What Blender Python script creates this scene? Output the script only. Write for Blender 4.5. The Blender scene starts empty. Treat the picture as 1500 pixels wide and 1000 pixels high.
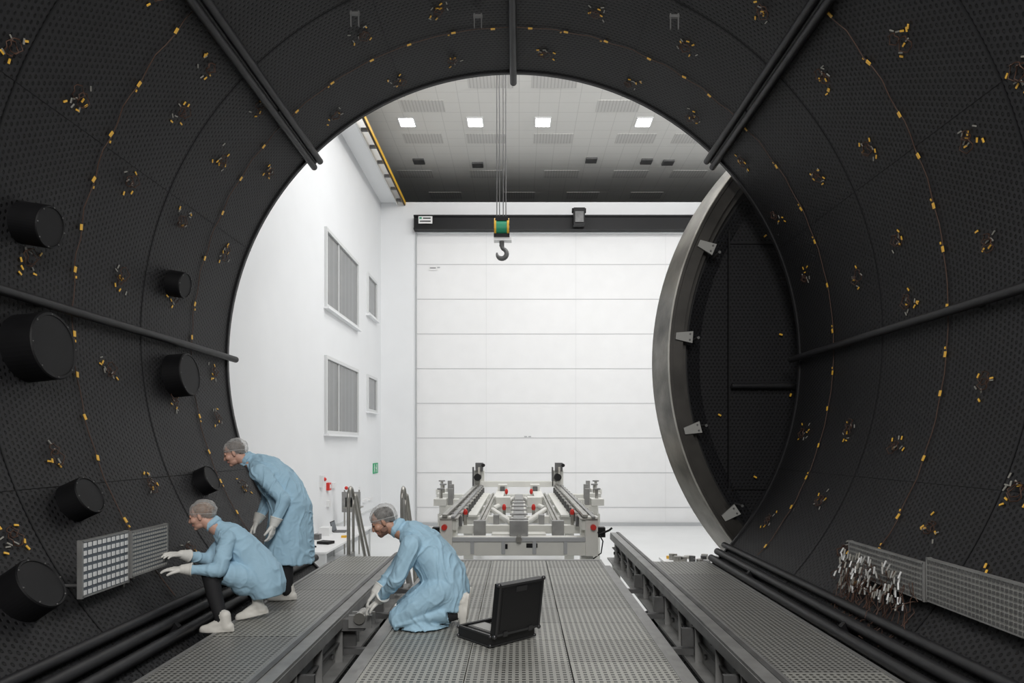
import bpy, bmesh, math, random
from mathutils import Vector, Matrix, noise
from mathutils.bvhtree import BVHTree
random.seed(7)
V=Vector
scene=bpy.context.scene
pi=math.pi
ZOOM=None

# ------------------------------------------------------------------ materials
def nt(name):
    m=bpy.data.materials.new(name); m.use_nodes=True
    t=m.node_tree; b=t.nodes['Principled BSDF']
    return m,t,b
def pmat(name,col,rough=0.5,metal=0.0,var=0.0,vscale=8.0,bump=0.0,bscale=40.0,emit=0,spec=None):
    m,t,b=nt(name)
    b.inputs['Base Color'].default_value=(*col,1); b.inputs['Roughness'].default_value=rough
    b.inputs['Metallic'].default_value=metal
    if spec is not None: b.inputs['Specular IOR Level'].default_value=spec
    tc=t.nodes.new('ShaderNodeTexCoord')
    if var>0:
        n=t.nodes.new('ShaderNodeTexNoise'); n.inputs['Scale'].default_value=vscale; n.inputs['Detail'].default_value=5
        t.links.new(tc.outputs['Object'],n.inputs['Vector'])
        r=t.nodes.new('ShaderNodeMapRange'); r.inputs[1].default_value=0.3; r.inputs[2].default_value=0.7
        r.inputs[3].default_value=1-var; r.inputs[4].default_value=1+var
        t.links.new(n.outputs['Fac'],r.inputs[0])
        mx=t.nodes.new('ShaderNodeVectorMath'); mx.operation='SCALE'; mx.inputs[0].default_value=col
        t.links.new(r.outputs[0],mx.inputs['Scale']); t.links.new(mx.outputs[0],b.inputs['Base Color'])
    if bump>0:
        n=t.nodes.new('ShaderNodeTexNoise'); n.inputs['Scale'].default_value=bscale; n.inputs['Detail'].default_value=4
        t.links.new(tc.outputs['Object'],n.inputs['Vector'])
        bp=t.nodes.new('ShaderNodeBump'); bp.inputs['Strength'].default_value=bump; bp.inputs['Distance'].default_value=0.01
        t.links.new(n.outputs['Fac'],bp.inputs['Height']); t.links.new(bp.outputs[0],b.inputs['Normal'])
    if emit>0:
        b.inputs['Emission Color'].default_value=(*col,1); b.inputs['Emission Strength'].default_value=emit
    return m
def mth(t,op,a,b=None,c=None):
    n=t.nodes.new('ShaderNodeMath'); n.operation=op
    for i,x in enumerate((a,b,c)):
        if x is None: continue
        if isinstance(x,(int,float)): n.inputs[i].default_value=x
        else: t.links.new(x,n.inputs[i])
    return n.outputs[0]
def dotmat(name,base,dot,pitch,polar,R=3.75,rad=0.27,rough=0.5):
    m,t,b=nt(name)
    tc=t.nodes.new('ShaderNodeTexCoord'); s=t.nodes.new('ShaderNodeSeparateXYZ')
    t.links.new(tc.outputs['Object'],s.inputs[0])
    X,Y,Z=s.outputs
    if polar:
        u=mth(t,'MULTIPLY',mth(t,'ARCTAN2',Z,X),R/pitch); v=mth(t,'DIVIDE',Y,pitch*0.866)
    else:
        u=mth(t,'DIVIDE',X,pitch); v=mth(t,'DIVIDE',Z,pitch*0.866)
    u=mth(t,'ADD',u,1000.0); v=mth(t,'ADD',v,1000.0)
    row=mth(t,'FLOOR',v)
    u=mth(t,'ADD',u,mth(t,'MULTIPLY',row,0.5))
    fu=mth(t,'SUBTRACT',mth(t,'FRACT',u),0.5); fv=mth(t,'SUBTRACT',mth(t,'FRACT',v),0.5)
    d=mth(t,'SQRT',mth(t,'ADD',mth(t,'MULTIPLY',fu,fu),mth(t,'MULTIPLY',fv,fv)))
    mr=t.nodes.new('ShaderNodeMapRange'); mr.inputs[1].default_value=rad-0.06; mr.inputs[2].default_value=rad+0.06
    t.links.new(d,mr.inputs[0])
    nz=t.nodes.new('ShaderNodeTexNoise'); nz.inputs['Scale'].default_value=0.9; t.links.new(tc.outputs['Object'],nz.inputs['Vector'])
    k=mth(t,'MULTIPLY_ADD',nz.outputs['Fac'],0.5,0.75)
    mx=t.nodes.new('ShaderNodeMix'); mx.data_type='RGBA'
    mx.inputs[6].default_value=(*dot,1); mx.inputs[7].default_value=(*base,1)
    t.links.new(mr.outputs[0],mx.inputs[0])
    sc=t.nodes.new('ShaderNodeVectorMath'); sc.operation='SCALE'
    t.links.new(mx.outputs[2],sc.inputs[0]); t.links.new(k,sc.inputs['Scale'])
    t.links.new(sc.outputs[0],b.inputs['Base Color'])
    bp=t.nodes.new('ShaderNodeBump'); bp.inputs['Strength'].default_value=0.5; bp.inputs['Distance'].default_value=0.01
    t.links.new(mr.outputs[0],bp.inputs['Height']); t.links.new(bp.outputs[0],b.inputs['Normal'])
    b.inputs['Roughness'].default_value=rough; b.inputs['Specular IOR Level'].default_value=0.22
    return m
def gratemat(name,bar,hole,px,py,fr=0.36):
    m,t,b=nt(name)
    tc=t.nodes.new('ShaderNodeTexCoord'); s=t.nodes.new('ShaderNodeSeparateXYZ')
    t.links.new(tc.outputs['Object'],s.inputs[0]); X,Y,Z=s.outputs
    fu=mth(t,'FRACT',mth(t,'ADD',mth(t,'DIVIDE',X,px),1000.0)); fv=mth(t,'FRACT',mth(t,'ADD',mth(t,'DIVIDE',Y,py),1000.0))
    a=mth(t,'LESS_THAN',fu,fr); c=mth(t,'LESS_THAN',fv,fr)
    g=mth(t,'MAXIMUM',a,c)
    mx=t.nodes.new('ShaderNodeMix'); mx.data_type='RGBA'
    mx.inputs[6].default_value=(*hole,1); mx.inputs[7].default_value=(*bar,1)
    t.links.new(g,mx.inputs[0]); t.links.new(mx.outputs[2],b.inputs['Base Color'])
    bp=t.nodes.new('ShaderNodeBump'); bp.inputs['Strength'].default_value=0.6; bp.inputs['Distance'].default_value=0.01
    t.links.new(g,bp.inputs['Height']); t.links.new(bp.outputs[0],b.inputs['Normal'])
    b.inputs['Roughness'].default_value=0.45; b.inputs['Metallic'].default_value=0.15
    return m
def gridmat(name,col,line,px,py,axes='XZ',w=0.012,rough=0.6):
    m,t,b=nt(name)
    tc=t.nodes.new('ShaderNodeTexCoord'); s=t.nodes.new('ShaderNodeSeparateXYZ')
    t.links.new(tc.outputs['Object'],s.inputs[0]); d=dict(X=s.outputs[0],Y=s.outputs[1],Z=s.outputs[2])
    fu=mth(t,'FRACT',mth(t,'ADD',mth(t,'DIVIDE',d[axes[0]],px),1000.0)); fv=mth(t,'FRACT',mth(t,'ADD',mth(t,'DIVIDE',d[axes[1]],py),1000.0))
    g=mth(t,'MAXIMUM',mth(t,'LESS_THAN',fu,w/px),mth(t,'LESS_THAN',fv,w/py))
    mx=t.nodes.new('ShaderNodeMix'); mx.data_type='RGBA'
    mx.inputs[6].default_value=(*col,1); mx.inputs[7].default_value=(*line,1)
    t.links.new(g,mx.inputs[0]); t.links.new(mx.outputs[2],b.inputs['Base Color'])
    b.inputs['Roughness'].default_value=rough
    return m

M={}
M['shroud']=dotmat('shroud_black_perforated',(0.0165,0.0165,0.018),(0.003,0.003,0.0035),0.052,True,rad=0.25)
M['shroud_flat']=dotmat('door_shroud_black_perforated',(0.015,0.015,0.017),(0.004,0.004,0.0045),0.055,False,rad=0.25)
M['black']=pmat('black_paint',(0.012,0.012,0.013),0.5,var=0.2,spec=.3)
M['blacktube']=pmat('black_tube_paint',(0.017,0.017,0.019),0.45,var=0.2,spec=.35)
M['port']=pmat('port_black',(0.005,0.005,0.006),0.6,var=0.2,spec=.3)
M['seamd']=pmat('shroud_seam_black',(0.008,0.008,0.009),0.6,spec=.2)
M['steel']=pmat('brushed_steel',(0.42,0.41,0.38),0.35,0.85,var=0.25,vscale=3,bump=0.1)
M['rim']=pmat('door_rim_worn_steel',(0.20,0.19,0.17),0.32,0.9,var=0.6,vscale=1.6,bump=0.25)
M['flange']=pmat('flange_dull_steel',(0.045,0.042,0.038),0.4,0.4,var=0.3,vscale=3)
M['galv']=pmat('galvanised_steel',(0.30,0.30,0.295),0.45,0.45,var=0.15,vscale=6)
M['galvd']=pmat('dull_grey_steel',(0.13,0.13,0.13),0.5,0.4,var=0.2,vscale=6)
M['orange']=pmat('kapton_orange',(0.88,0.50,0.05),0.4)
M['wire']=pmat('brown_wire',(0.065,0.027,0.014),0.5)
M['tag']=pmat('cable_tag',(0.30,0.29,0.26),0.5)
M['white']=pmat('white_wall_paint',(0.82,0.83,0.84),0.6,var=0.015,vscale=1)
M['doorpanel']=pmat('white_door_fabric',(0.83,0.83,0.83),0.55,var=0.015,vscale=2,bump=0.1,bscale=1.2)
M['seam']=pmat('door_seam_grey',(0.60,0.60,0.61),0.6)
M['seamf']=pmat('door_seam_faint',(0.74,0.74,0.745),0.6)
M['trim']=pmat('trim_grey',(0.45,0.46,0.47),0.5)
M['floor']=pmat('floor_epoxy',(0.72,0.73,0.73),0.3,var=0.03,vscale=1)
M['ceil']=gridmat('ceiling_tile',(0.70,0.69,0.66),(0.58,0.57,0.545),0.6,0.6,'XY',0.02)
M['ceilp']=gridmat('ceiling_grille',(0.58,0.57,0.55),(0.46,0.45,0.43),0.1,5,'XY',0.03)
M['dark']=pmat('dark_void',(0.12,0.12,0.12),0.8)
M['beam']=pmat('black_beam',(0.009,0.009,0.010),0.5,spec=.25)
M['glass']=gridmat('window_blind_grey',(0.185,0.19,0.19),(0.215,0.22,0.22),0.42,50,'YZ',0.14,0.15)
M['frame']=pmat('window_frame',(0.66,0.67,0.67),0.4)
M['yellow']=pmat('yellow_paint',(0.80,0.45,0.03),0.45)
M['green']=pmat('green_paint',(0.02,0.30,0.16),0.45)
M['exit']=pmat('exit_green',(0.01,0.30,0.12),0.5,emit=0.15)
M['red']=pmat('red_plastic',(0.65,0.03,0.02),0.4)
M['lamp']=pmat('lamp_diffuser',(1,0.99,0.97),0.4,emit=9)
M['cream']=pmat('white_machine_paint',(0.72,0.715,0.67),0.4,var=0.05,vscale=3)
M['g1']=gratemat('grating_steel_a',(0.42,0.42,0.39),(0.07,0.07,0.066),0.046,0.046,0.46)
M['g2']=gratemat('grating_steel_b',(0.36,0.36,0.335),(0.055,0.055,0.05),0.046,0.046,0.46)
M['g3']=gratemat('grating_steel_c',(0.29,0.29,0.275),(0.045,0.045,0.042),0.042,0.042,0.44)
M['paper']=pmat('white_plastic',(0.8,0.8,0.8),0.4)
M['coat']=pmat('cleanroom_coat_blue',(0.37,0.57,0.715),0.75,var=0.05,vscale=9,bump=0.25,bscale=22)
M['trouser']=pmat('black_trousers',(0.010,0.010,0.012),0.8,bump=0.2)
M['glove']=pmat('white_glove',(0.74,0.73,0.69),0.6,bump=0.1)
M['shoe']=pmat('white_cleanroom_shoe',(0.72,0.70,0.65),0.5,bump=0.1)
M['skin']=pmat('skin_fair',(0.58,0.34,0.26),0.5,var=0.06,vscale=20)
M['skin2']=pmat('skin_warm',(0.42,0.23,0.16),0.5,var=0.06,vscale=20)
M['eye']=pmat('eye_dark',(0.05,0.035,0.03),0.2)
M['lip']=pmat('lips',(0.45,0.20,0.17),0.5)
M['hair_b']=pmat('hair_dark',(0.025,0.018,0.014),0.6,var=0.3,vscale=60)
M['hair_g']=pmat('hair_greying',(0.11,0.085,0.072),0.6,var=0.3,vscale=60)
M['hair_f']=pmat('hair_fair_brown',(0.22,0.13,0.08),0.6,var=0.3,vscale=60)
M['beard']=pmat('stubble',(0.20,0.11,0.08),0.7,var=0.2,vscale=80)
def netmat():
    m,t,b=nt('hairnet_translucent')
    tc=t.nodes.new('ShaderNodeTexCoord')
    w=t.nodes.new('ShaderNodeTexNoise'); w.inputs['Scale'].default_value=38; w.inputs['Detail'].default_value=5
    t.links.new(tc.outputs['Object'],w.inputs['Vector'])
    lw=t.nodes.new('ShaderNodeLayerWeight'); lw.inputs[0].default_value=0.4
    f=mth(t,'ADD',mth(t,'MULTIPLY',w.outputs['Fac'],0.36),mth(t,'MULTIPLY',lw.outputs['Facing'],0.55))
    f=mth(t,'MINIMUM',f,0.95)
    b.inputs['Base Color'].default_value=(.72,.72,.71,1); b.inputs['Roughness'].default_value=0.6
    t.links.new(f,b.inputs['Alpha'])
    bp=t.nodes.new('ShaderNodeBump'); bp.inputs['Strength'].default_value=0.5; bp.inputs['Distance'].default_value=0.01
    t.links.new(w.outputs['Fac'],bp.inputs['Height']); t.links.new(bp.outputs[0],b.inputs['Normal'])
    return m
M['net']=netmat()

# ------------------------------------------------------------------ builder
class B:
    def __init__(s): s.v=[]; s.f=[]; s.m=[]; s.mats=[]; s.sm=[]
    def mi(s,k):
        if k not in s.mats: s.mats.append(k)
        return s.mats.index(k)
    def add(s,vs,fs,k,smooth=False):
        o=len(s.v); s.v+= [tuple(x) for x in vs]; i=s.mi(k)
        for f in fs: s.f.append([a+o for a in f]); s.m.append(i); s.sm.append(smooth)
    def box(s,c,d,k,rot=None):
        hx,hy,hz=d[0]/2,d[1]/2,d[2]/2
        vs=[V((x,y,z)) for x in(-hx,hx) for y in(-hy,hy) for z in(-hz,hz)]
        if rot is not None: vs=[rot@q for q in vs]
        vs=[q+V(c) for q in vs]
        s.add(vs,[(0,1,3,2),(4,6,7,5),(0,4,5,1),(2,3,7,6),(0,2,6,4),(1,5,7,3)],k)
    def bb(s,x0,x1,y0,y1,z0,z1,k): s.box(((x0+x1)/2,(y0+y1)/2,(z0+z1)/2),(abs(x1-x0),abs(y1-y0),abs(z1-z0)),k)
    def tube(s,pts,r,k,n=10,cap=True):
        pts=[V(p) for p in pts]; N=len(pts)
        if isinstance(r,(int,float)): r=[r]*N
        t0=(pts[1]-pts[0]).normalized(); a=V((0,0,1)) if abs(t0.z)<0.9 else V((1,0,0))
        u=t0.cross(a).normalized(); vs=[]; fs=[]
        for i in range(N):
            t=((pts[min(i+1,N-1)]-pts[max(i-1,0)])).normalized()
            u=(u-t*u.dot(t)).normalized(); w=t.cross(u)
            for j in range(n):
                an=2*pi*j/n; vs.append(pts[i]+(u*math.cos(an)+w*math.sin(an))*r[i])
        for i in range(N-1):
            for j in range(n):
                fs.append((i*n+j,i*n+(j+1)%n,(i+1)*n+(j+1)%n,(i+1)*n+j))
        s.add(vs,fs,k,True)
        if cap:
            s.add(vs[:n],[tuple(reversed(range(n)))],k); s.add(vs[-n:],[tuple(range(n))],k)
    def cyl(s,p,q,r,k,n=24): s.tube([p,q],r,k,n)
    def ball(s,c,r,k,n=12,m=8):
        rr=r if isinstance(r,tuple) else (r,r,r); vs=[];fs=[]
        for i in range(m+1):
            ph=pi*i/m
            for j in range(n):
                th=2*pi*j/n; vs.append((c[0]+rr[0]*math.sin(ph)*math.cos(th),c[1]+rr[1]*math.sin(ph)*math.sin(th),c[2]+rr[2]*math.cos(ph)))
        for i in range(m):
            for j in range(n): fs.append((i*n+j,(i+1)*n+j,(i+1)*n+(j+1)%n,i*n+(j+1)%n))
        s.add(vs,fs,k,True)
    def obj(s,name,loc=(0,0,0),bevel=0):
        me=bpy.data.meshes.new(name); L=V(loc)
        me.from_pydata([V(x)-L for x in s.v],[],s.f); 
        for k in s.mats: me.materials.append(M[k])
        me.polygons.foreach_set('material_index',s.m); me.polygons.foreach_set('use_smooth',s.sm)
        me.update()
        o=bpy.data.objects.new(name,me); o.location=L; scene.collection.objects.link(o)
        if bevel:
            b=o.modifiers.new('bevel','BEVEL'); b.width=bevel; b.segments=2; b.limit_method='ANGLE'
        return o

# ------------------------------------------------------------------ constants (metres; z=0 is the grating)
AX,AZ,R=-0.072,2.66,3.75
YO=8.97
FZ=-1.45; BY=25.0; LX=-5.05; RX=12.5; WT=10.4; CZ=11.75
def cp(th,y,r=R):
    a=math.radians(th); return V((AX+r*math.cos(a),y,AZ+r*math.sin(a)))

# ------------------------------------------------------------------ chamber
b=B(); n=192; ys=[-3.0,1,4.8,6.9,YO]
vs=[];fs=[]
for y in ys:
    for j in range(n): vs.append(cp(360*j/n,y))
for i in range(len(ys)-1):
    for j in range(n): fs.append((i*n+j,i*n+(j+1)%n,(i+1)*n+(j+1)%n,(i+1)*n+j))
b.add(vs,fs,'shroud',True)
# outer vessel and front rim
vs=[];fs=[]
for (r,y) in ((R,YO),(3.80,YO),(3.80,8.8),(4.10,8.8),(4.10,-3.2),(0.01,-3.2)):
    for j in range(n): vs.append(cp(360*j/n,y,r))
for i in range(5):
    for j in range(n): fs.append((i*n+j,i*n+(j+1)%n,(i+1)*n+(j+1)%n,(i+1)*n+j))
b.add(vs,fs,'flange',False)
vs=[cp(360*j/n,-3.0) for j in range(n)]; b.add(vs,[tuple(range(n))],'black')
chamber=b.obj('vacuum_chamber',(AX,0,AZ))
def ring(b,y,r,w,h,k,a0=0,a1=360,n=160):
    vs=[];fs=[]
    for i in range(n+1):
        t=a0+(a1-a0)*i/n
        vs+=[cp(t,y-w/2,r),cp(t,y-w/2,r-h),cp(t,y+w/2,r-h),cp(t,y+w/2,r)]
    for i in range(n):
        for q in range(3): fs.append((i*4+q,i*4+q+1,(i+1)*4+q+1,(i+1)*4+q))
    b.add(vs,fs,k,False)
b=B()
for y in (4.8,6.9): ring(b,y,R,0.012,0.004,'seamd')
ring(b,8.93,R,0.05,0.02,'blacktube')
# lengthwise shroud seams
for t in (22.5,67.5,112.5,157.5,202.5,-22.5):
    b.box(cp(t,5,R-0.001),(0.008,8,0.005),'seamd',Matrix.Rotation(-math.radians(t),3,'Y'))
b.obj('shroud_seam_strips')
b=B()
def ltube(t,r,rr,y0=-2.9,y1=YO+0.03): b.cyl(cp(t,y0,rr),cp(t,y1,rr),r,'blacktube',20)
for t in (0,180): ltube(t,0.040,R-0.09)
ltube(90,0.045,R-0.10)
for t in (44.0,45.7,134.3,136.0): ltube(t,0.042,R-0.10)
ltube(44.9,0.035,R-0.05); ltube(135.1,0.035,R-0.05)
for t in (-43.2,-45.0,223.2,225.0): ltube(t,0.045,R-0.06)
ltube(-41.3,0.04,R-0.05); ltube(221.3,0.04,R-0.05)
for t in (0,45,90,135,180,-44,224):
    for y in (1,3.2,5.4,7.6):
        b.box(cp(t,y,R-0.05),(0.10,0.05,0.05),'port',Matrix.Rotation(-math.radians(t),3,'Y'))
b.obj('shroud_manifold_pipes')

# ports
def port(t,y,r,h):
    b=B(); N=48
    prof=[(r*1.0,R+0.02),(r*1.0,R-h+0.01),(r*0.97,R-h),(r*0.90,R-h),(r*0.88,R-h+0.006),(0.001,R-h+0.006)]
    a=math.radians(t); er=V((math.cos(a),0,math.sin(a))); et=V((-math.sin(a),0,math.cos(a))); ey=V((0,1,0))
    vs=[];fs=[]
    for (q,rr) in prof:
        for j in range(N):
            p=2*pi*j/N; vs.append(V((AX,y,AZ))+er*rr+(et*math.cos(p)+ey*math.sin(p))*q)
    for i in range(len(prof)-1):
        for j in range(N): fs.append((i*N+j,i*N+(j+1)%N,(i+1)*N+(j+1)%N,(i+1)*N+j))
    b.add(vs,fs,'port',False)
    for j in range(8):
        p=2*pi*j/8; c=V((AX,y,AZ))+er*(R-h)+(et*math.cos(p)+ey*math.sin(p))*r*0.93
        b.ball(c,0.007,'galvd',6,4)
    b.obj('chamber_port_cap')
for (t,y,r,h) in ((171.2,5.2,0.16,0.22),(170.3,7.4,0.14,0.16),(185.8,5.25,0.26,0.24),(185.6,7.5,0.235,0.20),(204.2,7.5,0.15,0.14),(204.8,5.3,0.155,0.17),(213.9,4.35,0.18,0.18)):
    port(t,y,r,h)

# thermocouple wiring
b=B()
def patch(t,y,w,h,rot,k,lift=0.012):
    a=math.radians(t); er=V((math.cos(a),0,math.sin(a))); et=V((-math.sin(a),0,math.cos(a))); ey=V((0,1,0))
    u=et*math.cos(rot)+ey*math.sin(rot); v=-et*math.sin(rot)+ey*math.cos(rot)
    c=cp(t,y,R-lift); vs=[c+u*w/2*sx+v*h/2*sy+er*e for e in (0,0.006) for sx,sy in((-1,-1),(1,-1),(1,1),(-1,1))]
    b.add(vs,[(0,1,2,3),(4,7,6,5),(0,4,5,1),(1,5,6,2),(2,6,7,3),(3,7,4,0)],k)
for y in (5.83,7.95):
    pts=[cp(t+0.1*math.sin(t*3),y+0.012*math.sin(t*0.9)+0.01*math.sin(t*2.3),R-0.012) for t in range(-40,221,2)]
    b.tube(pts,0.0042,'wire',5)
    t=-38
    while t<218:
        patch(t,y+random.uniform(-.01,.01),0.050,0.028,random.uniform(-.3,.3),'orange',0.022)
        if random.random()<0.5: patch(t+0.9,y+0.03,0.022,0.014,random.random(),'orange')
        t+=random.uniform(5.0,9.0)
def cluster(t,y,big=1.0):
    deg=57.3/R
    for i in range(random.randint(3,5)):
        patch(t+random.uniform(-.13,.13)*deg*big,y+random.uniform(-.13,.13)*big,0.036,0.014,random.uniform(0,3),'orange')
    for i in range(random.randint(3,5)):
        patch(t+random.uniform(-.12,.12)*deg*big,y+random.uniform(-.12,.12)*big,0.04,0.010,random.uniform(0,3),'tag')
    for q in range(2):
        r=random.uniform(.04,.065); t0=t+random.uniform(-.05,.05)*deg; y0=y+random.uniform(-.05,.05)
        pts=[cp(t0+r*math.cos(a)*deg,y0+r*math.sin(a),R-0.02-0.02*(i%3==0)) for i,a in enumerate([k*0.55 for k in range(13)])]
        b.tube(pts,0.004,'wire',4)
for y,st,of in ((8.5,15,3),(7.4,15,9),(6.4,15,2),(5.3,15,8),(4.6,14,3),(3.9,15,6)):
    t=-36+of
    while t<216:
        if not (168<t<190 and y<5.6) and not (abs(t%45)<3 or abs(t%45)>42): cluster(t,y+random.uniform(-.12,.12))
        elif random.random()<.5: cluster(t+5,y)
        t+=st*random.uniform(.75,1.2)
b.obj('thermocouple_wiring')
# hanging clamps near top
b=B()
for (t,y) in ((116,7.0),(63,7.0),(96,7.6)):
    c=cp(t,y,R-0.08); b.box(c,(0.10,0.03,0.03),'galvd')
    for dx in (-.04,.04): b.box(c+V((dx,0,-.05)),(0.012,0.02,0.16),'galvd')
b.obj('shroud_hanger_clips')

# instrument panels on the wall
def panel(x,y0,y1,z0,z1,side,k,dk,nx,nz,sz,name,lean=0):
    b=B(); b.bb(x-0.012,x+0.012,y0,y1,z0,z1,k)
    f=x+(0.015 if side<0 else -0.015)
    dy=(y1-y0)/nx; dz=(z1-z0)/nz
    for i in range(nx):
        for j in range(nz):
            yc=y0+dy*(i+.5); zc=z0+dz*(j+.5); s=dy*sz/2
            b.bb(f-0.004,f+0.004,yc-s,yc+s,zc-s,zc+s,dk)
    for yy in (y0,y1):
        b.bb(x-0.018,x+0.018,yy-0.008,yy+0.008,z0-.01,z1+.01,'galv')
    for zz in (z0,z1):
        b.bb(x-0.018,x+0.018,y0,y1,zz-0.006,zz+0.006,'galv')
    # stand-offs to the shroud
    for yy in (y0+.1,y1-.1):
        zz=z0+.06; xe=AX+side*math.sqrt(R*R-(zz-AZ)**2)
        b.cyl((x,yy,zz),(xe,yy,zz),0.012,'galvd',8)
    return b.obj(name)
M['panelb']=pmat('panel_blue_grey',(0.10,0.115,0.135),0.4)
M['panelm']=pmat('panel_mid_grey',(0.13,0.145,0.165),0.4)
M['panell']=pmat('panel_light',(0.36,0.36,0.345),0.4)
M['ledw']=pmat('led_square',(0.75,0.76,0.76),0.3)
panel(-3.0,4.67,5.22,0.50,0.88,-1,'panelb','ledw',10,7,0.55,'led_test_panel')
panel(-2.99,5.25,5.78,0.53,0.87,-1,'panelm','panell',16,11,0.5,'led_test_panel')
panel(2.86,4.80,5.88,0.45,0.71,1,'panell','galvd',30,7,0.55,'connector_panel')
panel(2.86,3.6,4.76,0.46,0.75,1,'panell','galvd',32,8,0.55,'connector_panel')
b=B()
for i in range(110):
    y=random.uniform(5.0,5.95); z=random.uniform(.36,.66); x=2.83-random.uniform(0,.08)
    d=V((random.uniform(-.5,.1),random.uniform(-.5,.5),-1)).normalized()
    b.cyl((x,y,z),V((x,y,z))+d*0.055,0.007,'ledw' if i%3==0 else ('tag' if i%3==1 else 'panell'),6)
for i in range(60):
    y=random.uniform(4.9,5.95); p=V((2.84,y,random.uniform(.35,.6))); pts=[p]
    for q in range(7):
        p=p+V((random.uniform(-.05,.02),random.uniform(-.08,.05),random.uniform(-.075,0.0)))
        lim=AX+math.sqrt(max(0,(R-.03)**2-(p.z-AZ)**2)); p.x=min(p.x,lim); p.z=max(p.z,0.1)
        pts.append(p.copy())
    b.tube(pts,0.003,'wire',4)
b.obj('connector_harness')

# ------------------------------------------------------------------ walkways
def grating(x0,x1,y0,y1,ks,lx,ly,name):
    b=B(); nx=max(1,round((x1-x0)/lx)); ny=round((y1-y0)/ly)
    for i in range(nx):
        for j in range(ny):
            a=x0+(x1-x0)*i/nx; c=y0+(y1-y0)*j/ny
            b.bb(a+.004,a+(x1-x0)/nx-.004,c+.004,c+(y1-y0)/ny-.004,-0.03,0,random.choice(ks))
    # edge angles & bearers
    for x in (x0,x1):
        b.bb(x-.018,x+.018,y0,y1,-0.12,0.006,'galv')
    y=y0+.3
    while y<y1: b.bb(x0+.03,x1-.03,y,y+.06,-0.12,-0.035,'galvd'); y+=1.0
    return b
b=grating(-1.08,1.08,-1.5,9.1,['g1','g1','g2'],0.72,0.53,'')
b.bb(-1.10,1.10,9.06,9.14,-.25,0.006,'galv')
for x in (-.95,.95):
    for y in (0,3,6,8.8): b.bb(x-.05,x+.05,y-.05,y+.05,-0.96,-0.12,'galvd')
b.obj('central_grating_platform')
for sx in (-1,1):
    x0,x1=sorted((sx*1.76,sx*2.48))
    b=grating(x0,x1,-1.5,9.0,['g2','g3'],0.72,0.9,'')
    for y in (0,3,6,8.8): b.bb(sx*1.9-.05,sx*1.9+.05,y-.05,y+.05,-0.6,-0.12,'galvd')
    b.obj('side_grating_walkway')
# support rails either side
for sx,ye in ((-1,9.35),(1,11.5)):
    b=B(); X=sx*1.62
    b.bb(X-.08,X+.08,-1.5,ye,0.035,0.06,'galv')
    b.bb(X-.012,X+.012,-1.5,ye,-.36,0.035,'galv')
    xi=X-sx*.13
    b.bb(min(X+sx*.06,xi),max(X+sx*.06,xi),-1.5,ye,-.385,-.36,'galv')
    b.bb(X-sx*.08-.005,X-sx*.08+.005,-1.5,ye,-.05,0.035,'galv')
    b.bb(*sorted((X-sx*.012,X-sx*.05)),-1.5,ye,-.20,-.185,'galvd')
    y=0.4
    while y<ye-.1:
        b.bb(*sorted((X,X-sx*.075)),y,y+.02,-.36,0.03,'galv')
        b.cyl((X-sx*.012,y+.3,-.09),(X-sx*.03,y+.3,-.09),.03,'galvd',12); b.cyl((X-sx*.012,y+.5,-.28),(X-sx*.03,y+.5,-.28),.025,'galvd',12)
        y+=.62
    y=1.1
    while y<min(ye,9)-.3:
        # angle brackets joining the rail to the platform frame
        b.bb(*sorted((X-sx*.02,X-sx*.50)),y,y+.07,-.32,-.27,'galvd')
        b.box((X-sx*.10,y+.03,-.17),(.14,.04,.16),'galvd')
        y+=1.24
    # posts to vessel floor
    for y in (.5,3,5.5,8.2): b.bb(X-.05,X+.05,y,y+.1,-.74,-.385,'galvd')
    if ye>10: b.bb(X-.06,X+.06,ye-.2,ye-.05,FZ,-.39,'cream')
    b.bb(*sorted((X+sx*.02,X+sx*.06)),-1.5,ye,0.06,0.07,'galvd')
    if sx<0:
        # roller unit being worked on by the kneeling technician
        b.box((X+.17,6.0,-.03),(.20,.10,.10),'galvd'); b.cyl((X+.24,5.9,.04),(X+.24,6.1,.04),.05,'steel',16); b.bb(X+.14,X+.34,5.93,5.96,-.05,.06,'galv'); b.bb(X+.14,X+.34,6.06,6.09,-.05,.06,'galv')
    b.obj('transfer_rail_beam')
    # inner flat bar and lower cable tray next to the platform
    b=B(); x0,x1=sorted((sx*1.14,sx*1.22)); b.bb(x0,x1,-1.5,9.1,-.10,-.07,'galv')
    for y in (1,4,7): b.bb(x0,x1,y,y+.08,-.8,-.10,'galvd')
    b.obj('platform_guide_bar')

# ------------------------------------------------------------------ clean room shell
b=B(); b.bb(LX-.3,RX+.3,-3.6,BY+6,FZ-.2,FZ,'floor'); b.obj('floor')
b=B(); b.bb(LX-.3,LX,8.0,BY+.0,FZ,WT,'white'); b.obj('wall_left')
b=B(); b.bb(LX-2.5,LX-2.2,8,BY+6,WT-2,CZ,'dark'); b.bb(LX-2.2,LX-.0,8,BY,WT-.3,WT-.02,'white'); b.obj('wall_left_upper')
b=B()
b.bb(LX,-3.77,BY-.0,BY+.5,FZ,WT,'white')        # pier
b.bb(-3.77,RX,BY+.0,BY+.5,9.28,WT,'white')       # header
b.obj('wall_back')
b=B(); b.bb(RX,RX+.3,8,BY+6,FZ,CZ,'white'); b.obj('wall_right')
b=B(); b.bb(LX-2.5,RX,BY+5.5,BY+5.8,FZ,CZ,'dark'); b.obj('wall_rear_void')
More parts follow.
